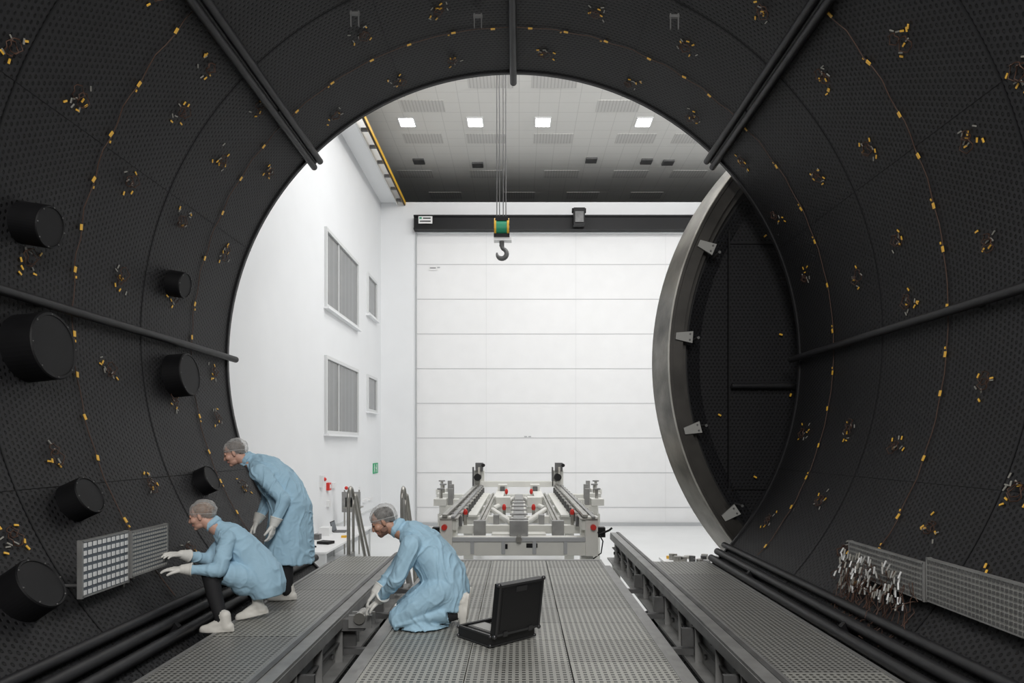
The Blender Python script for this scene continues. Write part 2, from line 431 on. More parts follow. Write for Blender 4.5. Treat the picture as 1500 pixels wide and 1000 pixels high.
# front wall with round opening for the vessel
b=B(); N=96; vs=[];fs=[]
for j in range(N):
    a=2*pi*j/N; c,s_=math.cos(a),math.sin(a)
    vs.append(V((AX+4.12*c,8.0,AZ+4.12*s_)))
    k=min([((RX-AX)/c if c>1e-6 else ((LX-AX)/c if c<-1e-6 else 1e9)),((CZ-AZ)/s_ if s_>1e-6 else ((FZ-.02-AZ)/s_ if s_<-1e-6 else 1e9))])
    vs.append(V((AX+k*c,8.0,AZ+k*s_)))
for j in range(N): fs.append((2*j,2*j+1,(2*j+3)%(2*N),(2*j+2)%(2*N)))
b.add(vs,fs,'white'); b.obj('wall_front')
b=B(); b.bb(LX-2.5,RX+.3,8,BY+6,CZ,CZ+.2,'ceil')
for (y,xs) in ((19.2,(-.8,1.0)),(22.8,(-3.2,-1.1,1.15,3.9,5.8)),(20.6,(3.0,-2.9)),(25.8,(-3.9,-1.2,1.6,4.2,6.4)),(28.0,(-3.0,0,2.6,5.2))):
    for x in xs: b.bb(x-.65,x+.65,y-.35,y+.35,CZ-.015,CZ,'ceilp')
b.obj('ceiling')
for x in (-3.54,-1.38,.76,3.95):
    b=B(); y=21.6
    b.bb(x-.26,x+.26,y-.30,y+.30,CZ-.04,CZ-.001,'frame'); b.bb(x-.22,x+.22,y-.26,y+.26,CZ-.05,CZ-.04,'lamp')
    b.obj('ceiling_light')
b=B()
for (x,y) in ((-3.6,24.6),(-1.5,24.9),(2.6,24.5),(4.6,24.6),(5.4,24.7)):
    b.bb(x-.2,x+.2,y-.2,y+.2,CZ-.06,CZ,'galvd')
b.obj('ceiling_downlight')
# roller door in back wall
b=B(); b.bb(-3.77,RX-.05,BY+.12,BY+.2,FZ,9.3,'doorpanel')
z=8.15
while z>FZ: b.bb(-3.77,RX-.05,BY+.105,BY+.12,z-.013,z+.013,'seam'); z-=1.275
for x in (-1.2,2.1,5.4): b.bb(x-.007,x+.007,BY+.113,BY+.12,FZ,9.28,'seamf')
for (x,z) in ((-3.2,8.0),(-3.0,8.02),(.2,1.8),(.35,1.8)): b.bb(x,x+.10,BY+.10,BY+.12,z,z+.04,'trim')
b.obj('door_1')
b=B(); b.bb(-3.80,RX-.3,BY-.30,BY-.02,9.32,9.80,'beam'); b.bb(-3.80,RX-.3,BY-.36,BY-.02,9.30,9.36,'beam'); b.bb(-3.80,RX-.3,BY-.36,BY-.02,9.76,9.82,'beam')
b.bb(-3.62,-3.12,BY-.375,BY-.362,9.50,9.76,'paper'); b.bb(-3.46,-3.18,BY-.38,BY-.374,9.67,9.71,'beam'); b.bb(-3.59,-3.50,BY-.38,BY-.374,9.66,9.73,'green'); b.bb(-3.57,-3.18,BY-.38,BY-.374,9.56,9.60,'beam')
b.obj('monorail_beam')
b=B(); b.bb(1.95,2.35,BY-.75,BY-.38,9.35,9.95,'beam'); b.bb(2.0,2.3,BY-.8,BY-.72,9.42,9.8,'galvd'); b.cyl((1.9,BY-.55,9.9),(2.4,BY-.55,9.9),.09,'beam'); b.obj('monorail_trolley_motor')
b=B(); b.bb(-3.79,-3.75,BY-.04,BY+.12,FZ,9.3,'trim'); b.obj('trim_1')
b=B(); b.bb(LX,RX,BY-.03,BY+.1,FZ,FZ+.12,'trim'); b.obj('baseboard_back')
b=B(); b.bb(LX,LX+.03,9,BY-.03,FZ,FZ+.12,'trim'); b.obj('baseboard_left')
# label on back door top
b=B(); b.bb(-3.3,-3.0,BY+.09,BY+.104,7.93,8.08,'paper'); b.bb(-3.27,-3.05,BY+.085,BY+.09,8.0,8.03,'galvd'); b.obj('door_label')
# windows on left wall
def window(y0,y1,z0,z1,i,mull=()):
    b=B(); w=.09
    b.bb(LX,LX+.02,y0,y1,z0,z1,'glass')
    for (a,c,d,e) in ((y0-w,y1+w,z1,z1+w),(y0-w,y1+w,z0-w,z0),(y0-w,y0,z0,z1),(y1,y1+w,z0,z1)): b.bb(LX,LX+.07,a,c,d,e,'frame')
    b.bb(LX,LX+.14,y0-w-.05,y1+w+.05,z0-w-.05,z0-w,'white')
    for m in mull: b.bb(LX,LX+.05,m-.025,m+.025,z0,z1,'frame')
    b.obj('window_%d'%i)
window(17.8,21.2,5.2,7.1,1,(19.0,)); window(17.8,21.2,1.9,3.77,2,(19.0,))
window(22.7,24.0,5.95,7.15,3); window(22.7,24.0,2.72,3.77,4)
# crane runway along left wall
b=B(); b.bb(LX-.02,-4.45,9,BY+.3,WT-.02,WT+.35,'white'); b.bb(-4.47,-4.42,9,BY+.3,WT-.12,WT+.5,'frame')
y=9.2
while y<BY: b.bb(-4.42,-4.2,y,y+.1,WT-.08,WT-.0,'galvd'); y+=1.1
b.bb(-4.22,-4.14,9,BY+.2,WT-.10,WT+.02,'yellow'); b.bb(-4.20,-4.16,9,BY+.2,WT-.13,WT-.10,'beam')
b.obj('crane_runway_rail')
# overhead crane with hook
b=B(); hx,hy=-.35,14.0
b.bb(LX+.9,RX-.2,hy-.3,hy+.3,10.9,11.6,'yellow'); b.bb(hx-.5,hx+.5,hy-.5,hy+.5,10.4,10.9,'galvd')
for dx in (-.10,-.045,.03,.085): b.cyl((hx+dx,hy,6.1),(hx+dx*1.0,hy,10.5),.011,'galvd',6)
b.cyl((hx-.11,hy,5.98),(hx+.11,hy,5.98),.17,'green',28)
for sx in (-1,1):
    b.cyl((hx+sx*.11,hy,5.98),(hx+sx*.15,hy,5.98),.19,'yellow',28)
    for k in range(3): b.box((hx+sx*.152,hy,5.88+.1*k),(.01,.3,.04),'beam',Matrix.Rotation(.5,3,'X'))
b.bb(hx-.16,hx+.16,hy-.12,hy+.12,5.76,5.83,'beam'); b.bb(hx-.13,hx+.14,hy-.16,hy-.13,6.08,6.17,'beam')
b.bb(hx-.16,hx+.2,hy-.10,hy+.10,5.70,5.76,'paper')
b.cyl((hx,hy,5.60),(hx,hy,5.72),.05,'galvd',16)
pts=[V((hx,hy,5.62)),V((hx+.01,hy,5.58))]; rad=[.04,.045]
for i in range(15):
    a=math.radians(75-i*19); pts.append(V((hx+.0+.10*math.cos(a),hy,5.45+.10*math.sin(a)))); rad.append(.04+.012*math.sin(i/14*pi)-.025*max(0,(i-10)/4))
b.tube(pts,rad,'galvd',12)
b.obj('crane_hook_block')
# safety fittings on left wall
b=B(); yw=23.6
b.bb(LX,LX+.03,yw,yw+.75,.52,.88,'exit')
f=LX+.031
def q(y0,y1,z0,z1): b.bb(f,f+.004,yw+y0,yw+y1,z0,z1,'paper')
q(.10,.16,.78,.84); b.box((f+.002,yw+.15,.70),(.004,.05,.15),'paper',Matrix.Rotation(.35,3,'X'))
b.box((f+.002,yw+.09,.62),(.004,.03,.13),'paper',Matrix.Rotation(-.6,3,'X')); b.box((f+.002,yw+.20,.62),(.004,.03,.13),'paper',Matrix.Rotation(.7,3,'X'))
b.box((f+.002,yw+.16,.73),(.004,.20,.025),'paper',Matrix.Rotation(.3,3,'X'))
q(.48,.56,.56,.84); q(.36,.50,.68,.72); b.obj('exit_sign')
b=B(); b.bb(LX,LX+.08,17.9,18.1,.33,.53,'red'); b.bb(LX+.08,LX+.085,17.95,18.05,.38,.48,'paper'); b.obj('fire_call_point')
b=B(); b.bb(LX,LX+.1,17.3,17.5,.45,.75,'paper'); b.bb(LX,LX+.06,17.9,18.15,-.1,.06,'paper'); b.ball((LX+.1,17.4,.65),.05,'red'); b.bb(LX,LX+.05,18.4,18.7,.35,.5,'paper'); b.obj('wall_alarm_unit')
b=B()
for y in (22.0,22.9): b.bb(LX,LX+.05,y,y+.5,-.35,-.25,'paper')
b.bb(LX,LX+.05,21.5,21.56,FZ+.1,.2,'paper'); b.bb(LX,LX+.03,14,24.5,-.72,-.66,'frame'); b.obj('wall_sockets')

# ------------------------------------------------------------------ chamber door (slid aside)
b=B(); DX,DZ=6.08,2.72; N=160
def dp(t,y,r): a=math.radians(t); return V((DX+r*math.cos(a),y,DZ+r*math.sin(a)))
def lathe(prof,k,sm=False):
    vs=[];fs=[]
    for (r,y) in prof:
        for j in range(N): vs.append(dp(360*j/N,y,r))
    for i in range(len(prof)-1):
        for j in range(N): fs.append((i*N+j,i*N+(j+1)%N,(i+1)*N+(j+1)%N,(i+1)*N+j))
    b.add(vs,fs,k,sm)
lathe([(4.15,9.9),(4.13,9.80),(4.06,9.36),(4.05,9.32)],'rim',True)
lathe([(4.05,9.32),(4.04,9.30),(4.03,9.30)],'steel')
lathe([(4.03,9.30),(3.99,9.30),(3.98,9.34),(3.84,9.34)],'flange')
lathe([(3.84,9.34),(3.83,9.5),(3.76,9.5)],'flange')
lathe([(3.76,9.5),(3.76,9.66),(3.70,9.66)],'black')
lathe([(3.70,9.66),(3.5,9.75),(0.001,9.80)],'shroud_flat')
lathe([(4.15,9.9),(4.0,10.2),(3.2,10.9),(2.0,11.3),(0.001,11.5)],'galv',True)
for t in range(95,270,19):
    t+=9.6-5
    er=dp(t,0,1)-V((DX,0,DZ)); et=V((-er.z,0,er.x)); c=V((DX,9.33,DZ))
    vs=[c+er*3.95+et*.045,c+er*3.95-et*.045,c+er*3.72-et*.08,c+er*3.72+et*.08]
    vs+= [x+V((0,-.03,0)) for x in vs]
    b.add(vs,[(0,1,2,3),(4,7,6,5),(0,4,5,1),(1,5,6,2),(2,6,7,3),(3,7,4,0)],'panell')
    for qx in (-.04,.04):
        c2=c+er*3.76+et*qx; b.cyl(c2,c2+V((0,-.045,0)),.012,'galvd',8)
    c2=c+er*3.64; b.cyl(c2+V((0,.3,0)),c2+V((0,-.02,0)),.02,'galvd',8)
b.bb(2.98,3.0,9.70,9.76,-.1,5.6,'port')
b.cyl((3.0,9.62,2.37),(9.2,9.62,2.37),.035,'blacktube',12)
for z in (.9,4.4): b.bb(3,9,9.72,9.75,z,z+.015,'port')
for j in range(16):
    a=random.uniform(110,250); r=random.uniform(2.0,3.4); c=dp(a,9.70,r)
    b.box(c,(.045,.02,.022),'orange',Matrix.Rotation(random.random()*3,3,'Y'))
for sx in (4.4,7.8): b.bb(sx-.2,sx+.2,9.9,11.0,FZ,-.3,'galv')
b.obj('chamber_door',(DX,9.5,DZ))

# ------------------------------------------------------------------ transfer trolley beyond the platform
b=B(); k='cream'
b.bb(-1.25,1.25,11.0,11.2,-.25,.05,k)
for x in (-1.17,1.17): b.bb(x-.10,x+.10,10.95,11.2,-.25,.38,k)
for x in (-.75,-.25,.25,.75): b.bb(x-.03,x+.03,10.97,11.0,-.22,.02,'trim')
b.bb(-1.07,1.07,10.96,11.0,-.02,.05,'trim')
for x in (-1.12,1.12):
    for y in (11.3,15.2,19.2): b.bb(x-.1,x+.1,y-.12,y+.12,FZ,.2,k)
    b.bb(x-.11,x+.11,11.0,19.5,.16,.34,k)
    b.bb(x-.14,x+.14,10.9,19.5,.34,.365,'steel')
    b.bb(x-.10,x-.02,10.85,19.5,.385,.43,'steel'); b.bb(x+.04,x+.10,10.85,19.5,.365,.40,'galv')
    s=1 if x>0 else -1
    y=11.3
    while y<19.4:
        b.bb(*sorted((x+s*.11,x+s*.20)),y,y+.12,.10,.34,k); b.bb(x-.14,x+.14,y+.3,y+.38,.365,.385,'galv')
        b.bb(*sorted((x-s*.11,x-s*.16)),y+.2,y+.26,.16,.33,'galvd'); y+=.75
    # inner rails and white deck plates
    xi=s*.66
    b.bb(xi-.07,xi+.07,11.6,18.5,.02,.18,k); b.bb(xi-.06,xi-.015,11.5,18.5,.18,.23,'steel'); b.bb(xi+.015,xi+.06,11.5,18.5,.18,.23,'steel')
    b.bb(xi-.1,xi+.1,11.45,11.6,.0,.26,'galv')
    b.bb(*sorted((s*.36,s*.58)),15.7,18.4,.30,.34,k); b.bb(*sorted((s*.80,s*.98)),13.0,18.8,.16,.20,k)
    # end posts with drives
    b.bb(x-.14,x+.14,19.3,19.55,.36,.80,k); b.bb(x-.10,x+.11,19.15,19.4,.78,1.02,'galvd'); b.cyl((x-.03,19.0,.62),(x-.03,19.4,.62),.10,'beam',14)
    b.bb(x-.02,x+.04,19.05,19.3,.5,.9,'steel'); b.bb(x-.19,x-.15,19.2,19.4,.36,.9,'galvd'); b.cyl((x+.12,19.1,.95),(x+.12,19.3,.95),.05,'beam',12)
    # outriggers
    for (y,o) in ((17.3,1.95),(15.8,1.75),(14.2,1.62)):
        b.bb(min(s*1.1,s*o),max(s*1.1,s*o),y-.12,y+.12,.10,.28,k); b.bb(s*o-.13,s*o+.13,y-.2,y+.2,.28,.42,k); b.cyl((s*o,y,.42),(s*o,y,.60),.035,'steel',12)
        b.bb(s*o-.06,s*o+.06,y-.07,y+.07,FZ,.1,k); b.cyl((s*o,y,.6),(s*o,y,.63),.08,'galv',14)
        b.bb(*sorted((s*(o-.2)-.05,s*(o-.2)+.05)),y-.05,y+.05,.28,.62,'galv')
    # red knobs and hand wheels
    b.cyl((s*1.19,10.86,.22),(s*1.19,10.95,.22),.045,'red',14)
    b.ball((s*.28,13.0,.34),(.04,.04,.07),'red'); b.cyl((s*.28,13,.1),(s*.28,13,.32),.03,'steel',8)
    b.ball((s*.30,16.5,.40),(.04,.04,.07),'red'); b.ball((s*.93,11.9,.36),(.04,.04,.06),'red'); b.cyl((s*.93,11.9,.1),(s*.93,11.9,.32),.03,'steel',8)
    b.tube([(s*1.3,10.98,.1),(s*1.45,10.98,.16),(s*1.5,10.98,.2)],.018,'beam',8); b.box((s*1.34,11.1,.12),(.12,.15,.16),'beam')
    b.tube([(s*1.26,10.9,.15),(s*1.34,10.88,.0),(s*1.32,10.95,-.2),(s*1.2,11.0,-.3)],.012,'beam',6)
    # diagonal braces
    b.tube([(s*.12,11.9,.17),(s*.55,14.3,.17)],.055,k,8); b.tube([(s*.55,14.6,.17),(s*.15,17.2,.17)],.055,k,8)
    b.bb(s*.35-.16,s*.35+.16,15.2,15.6,.14,.36,k); b.bb(s*.4-.05,s*.4+.05,12.0,12.2,0.0,.3,'galv')
    b.bb(s*.42-.12,s*.42+.12,17.6,18.0,.14,.50,k); b.bb(s*.42-.06,s*.42+.06,17.5,17.6,.30,.46,'galvd')
for y in (11.9,13.4,15.4,17.3,19.2): b.bb(-1.1,1.1,y-.09,y+.09,.0,.14,k)
b.bb(-1.1,1.1,19.2,19.4,.34,.5,k)
b.bb(-.10,.10,11.2,17.5,.14,.26,'galv'); b.bb(-.15,.15,11.15,17.5,.06,.14,k); b.bb(-.15,.15,11.1,11.22,-.02,.30,'galv')
for y in (11.6,12.4,13.2,14.0,14.8,15.6): b.bb(-.16,.16,y,y+.08,.26,.285,'galv')
b.bb(-.45,.45,11.3,11.6,-.1,.06,k); b.bb(-.25,-.18,10.98,11.0,-.14,-.06,'beam'); b.bb(.12,.3,10.98,11.0,-.12,-.05,'beam')
b.cyl((0.0,10.9,.02),(0,11.1,.02),.05,'steel',14)
b.obj('transfer_trolley',bevel=0.008)

# stair with handrails at the left walkway end
b=B()
for x in (-2.42,-1.66):
    for dy,h in ((0,.98),(.28,.86)):
        pts=[V((x,9.7+dy,-.2)),V((x,9.7+dy,h-.2))]
        for i in range(9):
            a=pi-i*pi/8*0.8; pts.append(V((x,9.7+dy+.12+.12*math.cos(a),h-.2+.14*math.sin(a))))
        pts+= [V((x,9.7+dy+.55,h-.55)),V((x,9.7+dy+1.1,-.3)),V((x,9.7+dy+1.3,-1.2+.2))]
        b.tube(pts,.02 if dy else .026,'steel',12)
    b.bb(x-.02,x+.02,9.2,10.0,-.2,-.02,'galv')
    b.tube([V((x,9.9,-.1)),V((x,11.2,FZ+.05))],.05,'galv',8)
for i in range(5): b.bb(-2.42,-1.66,9.45+i*.27,9.7+i*.27,-.22-i*.25,-.19-i*.25,'g2')
b.bb(-2.46,-1.72,9.02,9.42,-.06,-.0,'g2')
b.obj('access_stair')
# work table, left
b=B(); tz=FZ+.78
b.bb(-5.0,-3.95,14.0,18.4,tz-.04,tz,'paper')
for x in (-4.95,-4.0):
    for y in (14.1,16.2,18.3): b.bb(x-.025,x+.025,y-.025,y+.025,FZ,tz-.04,'frame')
b.bb(-4.9,-4.0,14.1,14.14,tz-.55,tz-.05,'frame')
b.obj('work_table')
def laptop(x,y,z):
    b=B(); b.bb(x-.15,x+.15,y-.2,y+.2,z,z+.02,'galvd'); b.box((x-.2,y,z+.14),(.01,.4,.26),'beam',Matrix.Rotation(-.25,3,'Y')); b.box((x-.192,y,z+.14),(.004,.36,.22),'panelb',Matrix.Rotation(-.25,3,'Y')); b.obj('laptop')
laptop(-4.5,17.3,tz)
b=B()
for (x,y,w,h,c) in ((-4.3,15.2,.3,.06,'beam'),(-4.7,15.9,.2,.12,'galvd'),(-4.15,16.2,.12,.05,'yellow'),(-4.5,14.7,.25,.03,'beam'),(-4.7,16.6,.3,.2,'paper')):
    b.box((x,y,tz+h/2),(w,w*.8,h),c,Matrix.Rotation(x*3,3,'Z'))
b.obj('table_tools')
b=B(); b.bb(-4.8,-4.3,18.5,18.55,-.3,.25,'galv'); 
for x in (-4.75,-4.35): b.cyl((x,18.6,FZ),(x,18.6,.3),.02,'steel',8)
b.ball((-4.7,18.6,.35),.05,'red'); b.bb(-4.75,-4.3,18.45,18.9,-.2,-.16,'steel'); b.bb(-4.7,-4.4,18.5,18.8,-.16,.1,'paper'); b.obj('equipment_cart')
# right hand table with parts
b=B(); b.bb(2.75,3.9,12.4,13.4,tz-.04,tz,'paper')
for x in (2.8,3.85):
    for y in (12.45,13.35): b.bb(x-.025,x+.025,y-.025,y+.025,FZ,tz-.04,'frame')
b.obj('parts_table')
b=B()
for i in range(22):
    x=random.uniform(2.9,3.8); y=random.uniform(12.5,13.3); r=random.uniform(.03,.08)
    b.cyl((x,y,tz),(x,y,tz+random.uniform(.03,.12)),r,random.choice(['steel','galv','galvd','orange' if i%6==0 else 'steel']),12)
b.obj('machined_parts')

# ------------------------------------------------------------------ open flight case
b=B(); c0=V((-.217,5.17,0)); e1=(V((.15,5.50,0))-c0).normalized(); e2=V((-e1.y,e1.x,0)); ez=V((0,0,1))
Rm=Matrix((e1,e2,ez)).transposed()
W_,D_,H_=.46,.40,.10
def cb(x0,x1,y0,y1,z0,z1,k,rot=None):
    c=c0+e1*(x0+x1)/2+e2*(y0+y1)/2+ez*(z0+z1)/2; b.box(c,(x1-x0,y1-y0,z1-z0),k,Rm)
M['case']=pmat('case_black',(0.012,0.012,0.013),0.35,bump=0.1,bscale=90)
M['casem']=pmat('case_trim_metal',(0.10,0.10,0.105),0.35,0.8)
M['foam']=pmat('case_foam',(0.02,0.02,0.02),0.95,bump=0.4)
cb(0,W_,0,D_,0.008,.03,'case'); cb(0,W_,0,.02,.03,H_,'case'); cb(0,W_,D_-.02,D_,.03,H_,'case'); cb(0,.02,0.02,D_-.02,.03,H_,'case'); cb(W_-.02,W_,.02,D_-.02,.03,H_,'case')
cb(.02,W_-.02,.02,D_-.02,.03,.07,'foam')
for (x0,x1,y0,y1) in ((-.004,W_+.004,-.004,.006),(-.004,W_+.004,D_-.006,D_+.004),(-.004,.006,0,D_),(W_-.006,W_+.004,0,D_)):
    cb(x0,x1,y0,y1,H_-.012,H_+.002,'casem'); cb(x0,x1,y0,y1,.008,.02,'casem')
for x in (0,W_):
    for y in (0,D_):
        for z in (.02,H_-.01):
            cpt=c0+e1*x+e2*y+ez*z; b.ball(cpt,.014,'casem',8,6)
# lid hinged on the e1 edge, leaning back a little
tl=math.radians(8); ld=(ez*math.cos(tl)-e2*math.sin(tl)); ln=ld.cross(e1).normalized()
RL=Matrix((e1,ld,e1.cross(ld))).transposed(); lo=c0+ez*(H_+.004)+e2*.0
def lb(x0,x1,y0,y1,z0,z1,k):
    n_=e1.cross(ld); c=lo+e1*(x0+x1)/2+ld*(y0+y1)/2+n_*(z0+z1)/2; b.box(c,(x1-x0,y1-y0,z1-z0),k,RL)
# n_ = e1 x ld : check that positive side is away from the tray
sgn=1 if (e1.cross(ld)).dot(e2)<0 else -1
def lbs(x0,x1,y0,y1,z0,z1,k):
    a,c=sorted((z0*sgn,z1*sgn)); lb(x0,x1,y0,y1,a,c,k)
lbs(0,W_,0,D_,.045,.055,'case')
lbs(0,W_,0,.012,0,.055,'case'); lbs(0,W_,D_-.012,D_,0,.055,'case'); lbs(0,.012,0,D_,0,.055,'case'); lbs(W_-.012,W_,0,D_,0,.055,'case')
lbs(.012,W_-.012,.012,D_-.012,.02,.045,'foam')
for (x0,x1,y0,y1) in ((0,W_,0,.018),(0,W_,D_-.018,D_),(0,.018,0,D_),(W_-.018,W_,0,D_)): lbs(x0,x1,y0,y1,.055,.060,'casem')
lbs(.04,W_-.04,.04,D_-.04,.055,.058,'case'); lbs(.17,.28,D_-.07,D_-.03,.058,.062,'casem')
for x in (.08,W_-.12): lbs(x,x+.04,-.01,.03,.056,.064,'casem')
for x in (0,W_):
    for y in (0,D_): 
        n_=e1.cross(ld)*sgn; b.ball(lo+e1*x+ld*y+n_*.05,.018,'casem',8,6)
# handle and latches on far side, tools
for x in (.10,.34): cb(x,x+.04,D_,D_+.01,.05,.1,'casem')
b.obj('open_equipment_case')
b=B()
for (x0,x1,y0,y1,z1,k) in ((.05,.22,.06,.34,.10,'galvd'),(.25,.30,.08,.3,.095,'steel'),(.33,.41,.10,.2,.11,'panelb'),(.33,.41,.24,.34,.10,'galvd')):
    cb(x0,x1,y0,y1,.07,z1,k)
cb(.07,.20,.09,.31,.10,.104,'panell')
b.obj('case_instruments')

# ------------------------------------------------------------------ people
class Fig:
    def __init__(s): s.bm=bmesh.new(); s.mats=[]
    def mi(s,k):
        if k not in s.mats: s.mats.append(k)
        return s.mats.index(k)
    def _mark(s,geom_verts,k):
        i=s.mi(k); fs=set()
        for v in geom_verts:
            for f in v.link_faces: fs.add(f)
        for f in fs: f.material_index=i
    def sph(s,c,r,k,rot=None):
        rr=r if isinstance(r,(tuple,list)) else (r,r,r)
        m=Matrix.Translation(V(c))@(rot.to_4x4() if rot else Matrix.Identity(4))@Matrix.Diagonal((rr[0],rr[1],rr[2],1))
        g=bmesh.ops.create_icosphere(s.bm,subdivisions=3,radius=1,matrix=m); s._mark(g['verts'],k)
    def cone(s,p,r1,q,r2,k):
        p,q=V(p),V(q); d=q-p; L=d.length
        rot=d.to_track_quat('Z','Y').to_matrix().to_4x4()
        m=Matrix.Translation((p+q)/2)@rot
        g=bmesh.ops.create_cone(s.bm,cap_ends=True,segments=20,radius1=r1,radius2=r2,depth=L,matrix=m); s._mark(g['verts'],k)
        s.sph(p,r1,k); s.sph(q,r2,k)
    def fru(s,p,r1,q,r2,k):
        p,q=V(p),V(q); d=q-p
        m=Matrix.Translation((p+q)/2)@d.to_track_quat('Z','Y').to_matrix().to_4x4()
        g=bmesh.ops.create_cone(s.bm,cap_ends=True,segments=24,radius1=r1,radius2=r2,depth=d.length,matrix=m); s._mark(g['verts'],k)
    def chain(s,pts,rs,k):
        for i in range(len(pts)-1): s.cone(pts[i],rs[i],pts[i+1],rs[i+1],k)
    def loft(s,secs,lat,k,n=32):
        cs=[V(a[0]) for a in secs]; N=len(cs); lat=V(lat).normalized(); rings=[]
        for i in range(N):
            t=(cs[min(i+1,N-1)]-cs[max(i-1,0)]).normalized(); u=(lat-t*lat.dot(t)).normalized(); w=t.cross(u)
            rings.append([s.bm.verts.new(cs[i]+u*secs[i][1]*math.cos(2*pi*j/n)+w*secs[i][2]*math.sin(2*pi*j/n)) for j in range(n)])
        fs=[]
        for i in range(N-1):
            for j in range(n): fs.append(s.bm.faces.new((rings[i][j],rings[i][(j+1)%n],rings[i+1][(j+1)%n],rings[i+1][j])))
        fs.append(s.bm.faces.new(rings[0])); fs.append(s.bm.faces.new(list(reversed(rings[-1]))))
        ix=s.mi(k)
        for f in fs: f.material_index=ix
        bmesh.ops.recalc_face_normals(s.bm,faces=fs)
    def bake(s,vox,smooth=3,fold=0.0,freq=1.0,which=('coat',)):
        me=bpy.data.meshes.new('tmp'); s.bm.to_mesh(me)
        src=BVHTree.FromBMesh(s.bm); s.bm.faces.ensure_lookup_table(); fm=[f.material_index for f in s.bm.faces]
        o=bpy.data.objects.new('tmp',me); scene.collection.objects.link(o)
        r=o.modifiers.new('r','REMESH'); r.mode='VOXEL'; r.voxel_size=vox; r.use_smooth_shade=True
        if smooth:
            q=o.modifiers.new('s','SMOOTH'); q.factor=.5; q.iterations=smooth
        dg=bpy.context.evaluated_depsgraph_get(); ev=o.evaluated_get(dg); out=bpy.data.meshes.new_from_object(ev)
        bpy.data.objects.remove(o); bpy.data.meshes.remove(me)
        out.materials.clear()
        for k in s.mats: out.materials.append(M[k])
        coat=set(i for i,k in enumerate(s.mats) if k in which); vc=set()
        for p in out.polygons:
            _,_,idx,_=src.find_nearest(p.center); p.material_index=fm[idx]; p.use_smooth=True
            if fm[idx] in coat: vc.update(p.vertices)
        if fold>0:
            ns=[v.normal.copy() for v in out.vertices]
            for i in vc:
                c=out.vertices[i].co*freq
                w=noise.noise(V((c.x*4,c.y*4,c.z*3)))*1.6
                a=max(0,1-abs(noise.noise(V((c.x*7+w,c.y*7,c.z*4+w*1.5))))*4.0)**1.2
                a2=max(0,1-abs(noise.noise(V((c.x*14+5,c.y*14+w*2,c.z*8-w))))*4.0)
                h=noise.noise(V((c.x*5,c.y*5,c.z*3.5)))
                out.vertices[i].co=out.vertices[i].co+ns[i]*fold*(a*1.0+a2*0.28+h*0.7-.3)
        s.bm.free()
        return out
def fr(f,up):
    x=V(f).normalized(); y=V(up).cross(x).normalized(); z=x.cross(y)
    return Matrix((x,y,z)).transposed()
def head(c,f,up,neck,skin,hair,beard=False,sc=1.0,tail=None):
    F=Fig(); Rm=fr(f,up); c=V(c)
    def L(p): return c+Rm@(V(p)*sc)
    def S(p,r,k,G=None): 
        rr=r if isinstance(r,tuple) else (r,r,r); (G or F).sph(L(p),tuple(a*sc for a in rr),k,Rm)
    S((-.012,0,.03),(.093,.076,.085),skin)
    S((.028,0,-.02),(.062,.062,.08),skin)
    S((.032,0,-.072),(.050,.050,.040),'beard' if beard else skin)
    S((.066,0,-.095),(.024,.024,.018),'beard' if beard else skin)
    F.cone(L((.078,-.03,.024)),.011*sc,L((.078,.03,.024)),.011*sc,skin)
    F.cone(L((.086,0,.012)),.009*sc,L((.104,0,-.024)),.0115*sc,skin)
    for s_ in (-1,1):
        S((.094,s_*.011,-.030),.009,skin)
        S((.060,s_*.040,-.022),(.030,.024,.028),skin)
        S((-.002,s_*.078,-.012),(.017,.010,.031),skin)
        S((.0,s_*.084,-.006),(.010,.008,.022),skin)
        S((.079,s_*.030,.004),(.011,.014,.007),'eye')
        F.cone(L((.087,s_*.016,.024)),.004*sc,L((.080,s_*.046,.026)),.0035*sc,hair)
    F.cone(L((.084,-.020,-.054)),.006*sc,L((.084,.020,-.054)),.006*sc,'lip')
    F.cone(L((.086,-.014,-.062)),.0075*sc,L((.086,.014,-.062)),.0075*sc,'lip')
    if beard:
        S((.070,0,-.080),(.026,.038,.018),'beard'); F.cone(L((.092,-.018,-.044)),.005*sc,L((.092,.018,-.044)),.005*sc,'beard')
        for s_ in (-1,1): S((.02,s_*.050,-.060),(.035,.014,.030),'beard')
    F.cone(L((-.02,0,-.05)),.058*sc,V(neck),.066*sc,skin)
    S((-.026,0,.036),(.098,.081,.084),hair)
    S((-.060,0,-.012),(.048,.062,.050),hair)
    if tail: S(tail,(.035,.04,.035),hair)
    out=[F.bake(.0042,2)]
    G=Fig()
    S((-.036,0,.046),(.116,.095,.095),'net',G); S((-.075,0,.02),(.070,.080,.075),'net',G)
    if tail: S(tail,(.055,.06,.055),'net',G)
    out.append(G.bake(.006,2,.006,2.0,('net',)))
    H=Fig(); n=36
    pts=[L((-.024+.106*math.cos(a),.087*math.sin(a),.012+.036*math.cos(a))) for a in [i*2*pi/n for i in range(n+1)]]
    H.chain(pts,[.005*sc]*(n+1),'net'); out.append(H.bake(.004,1))
    return out
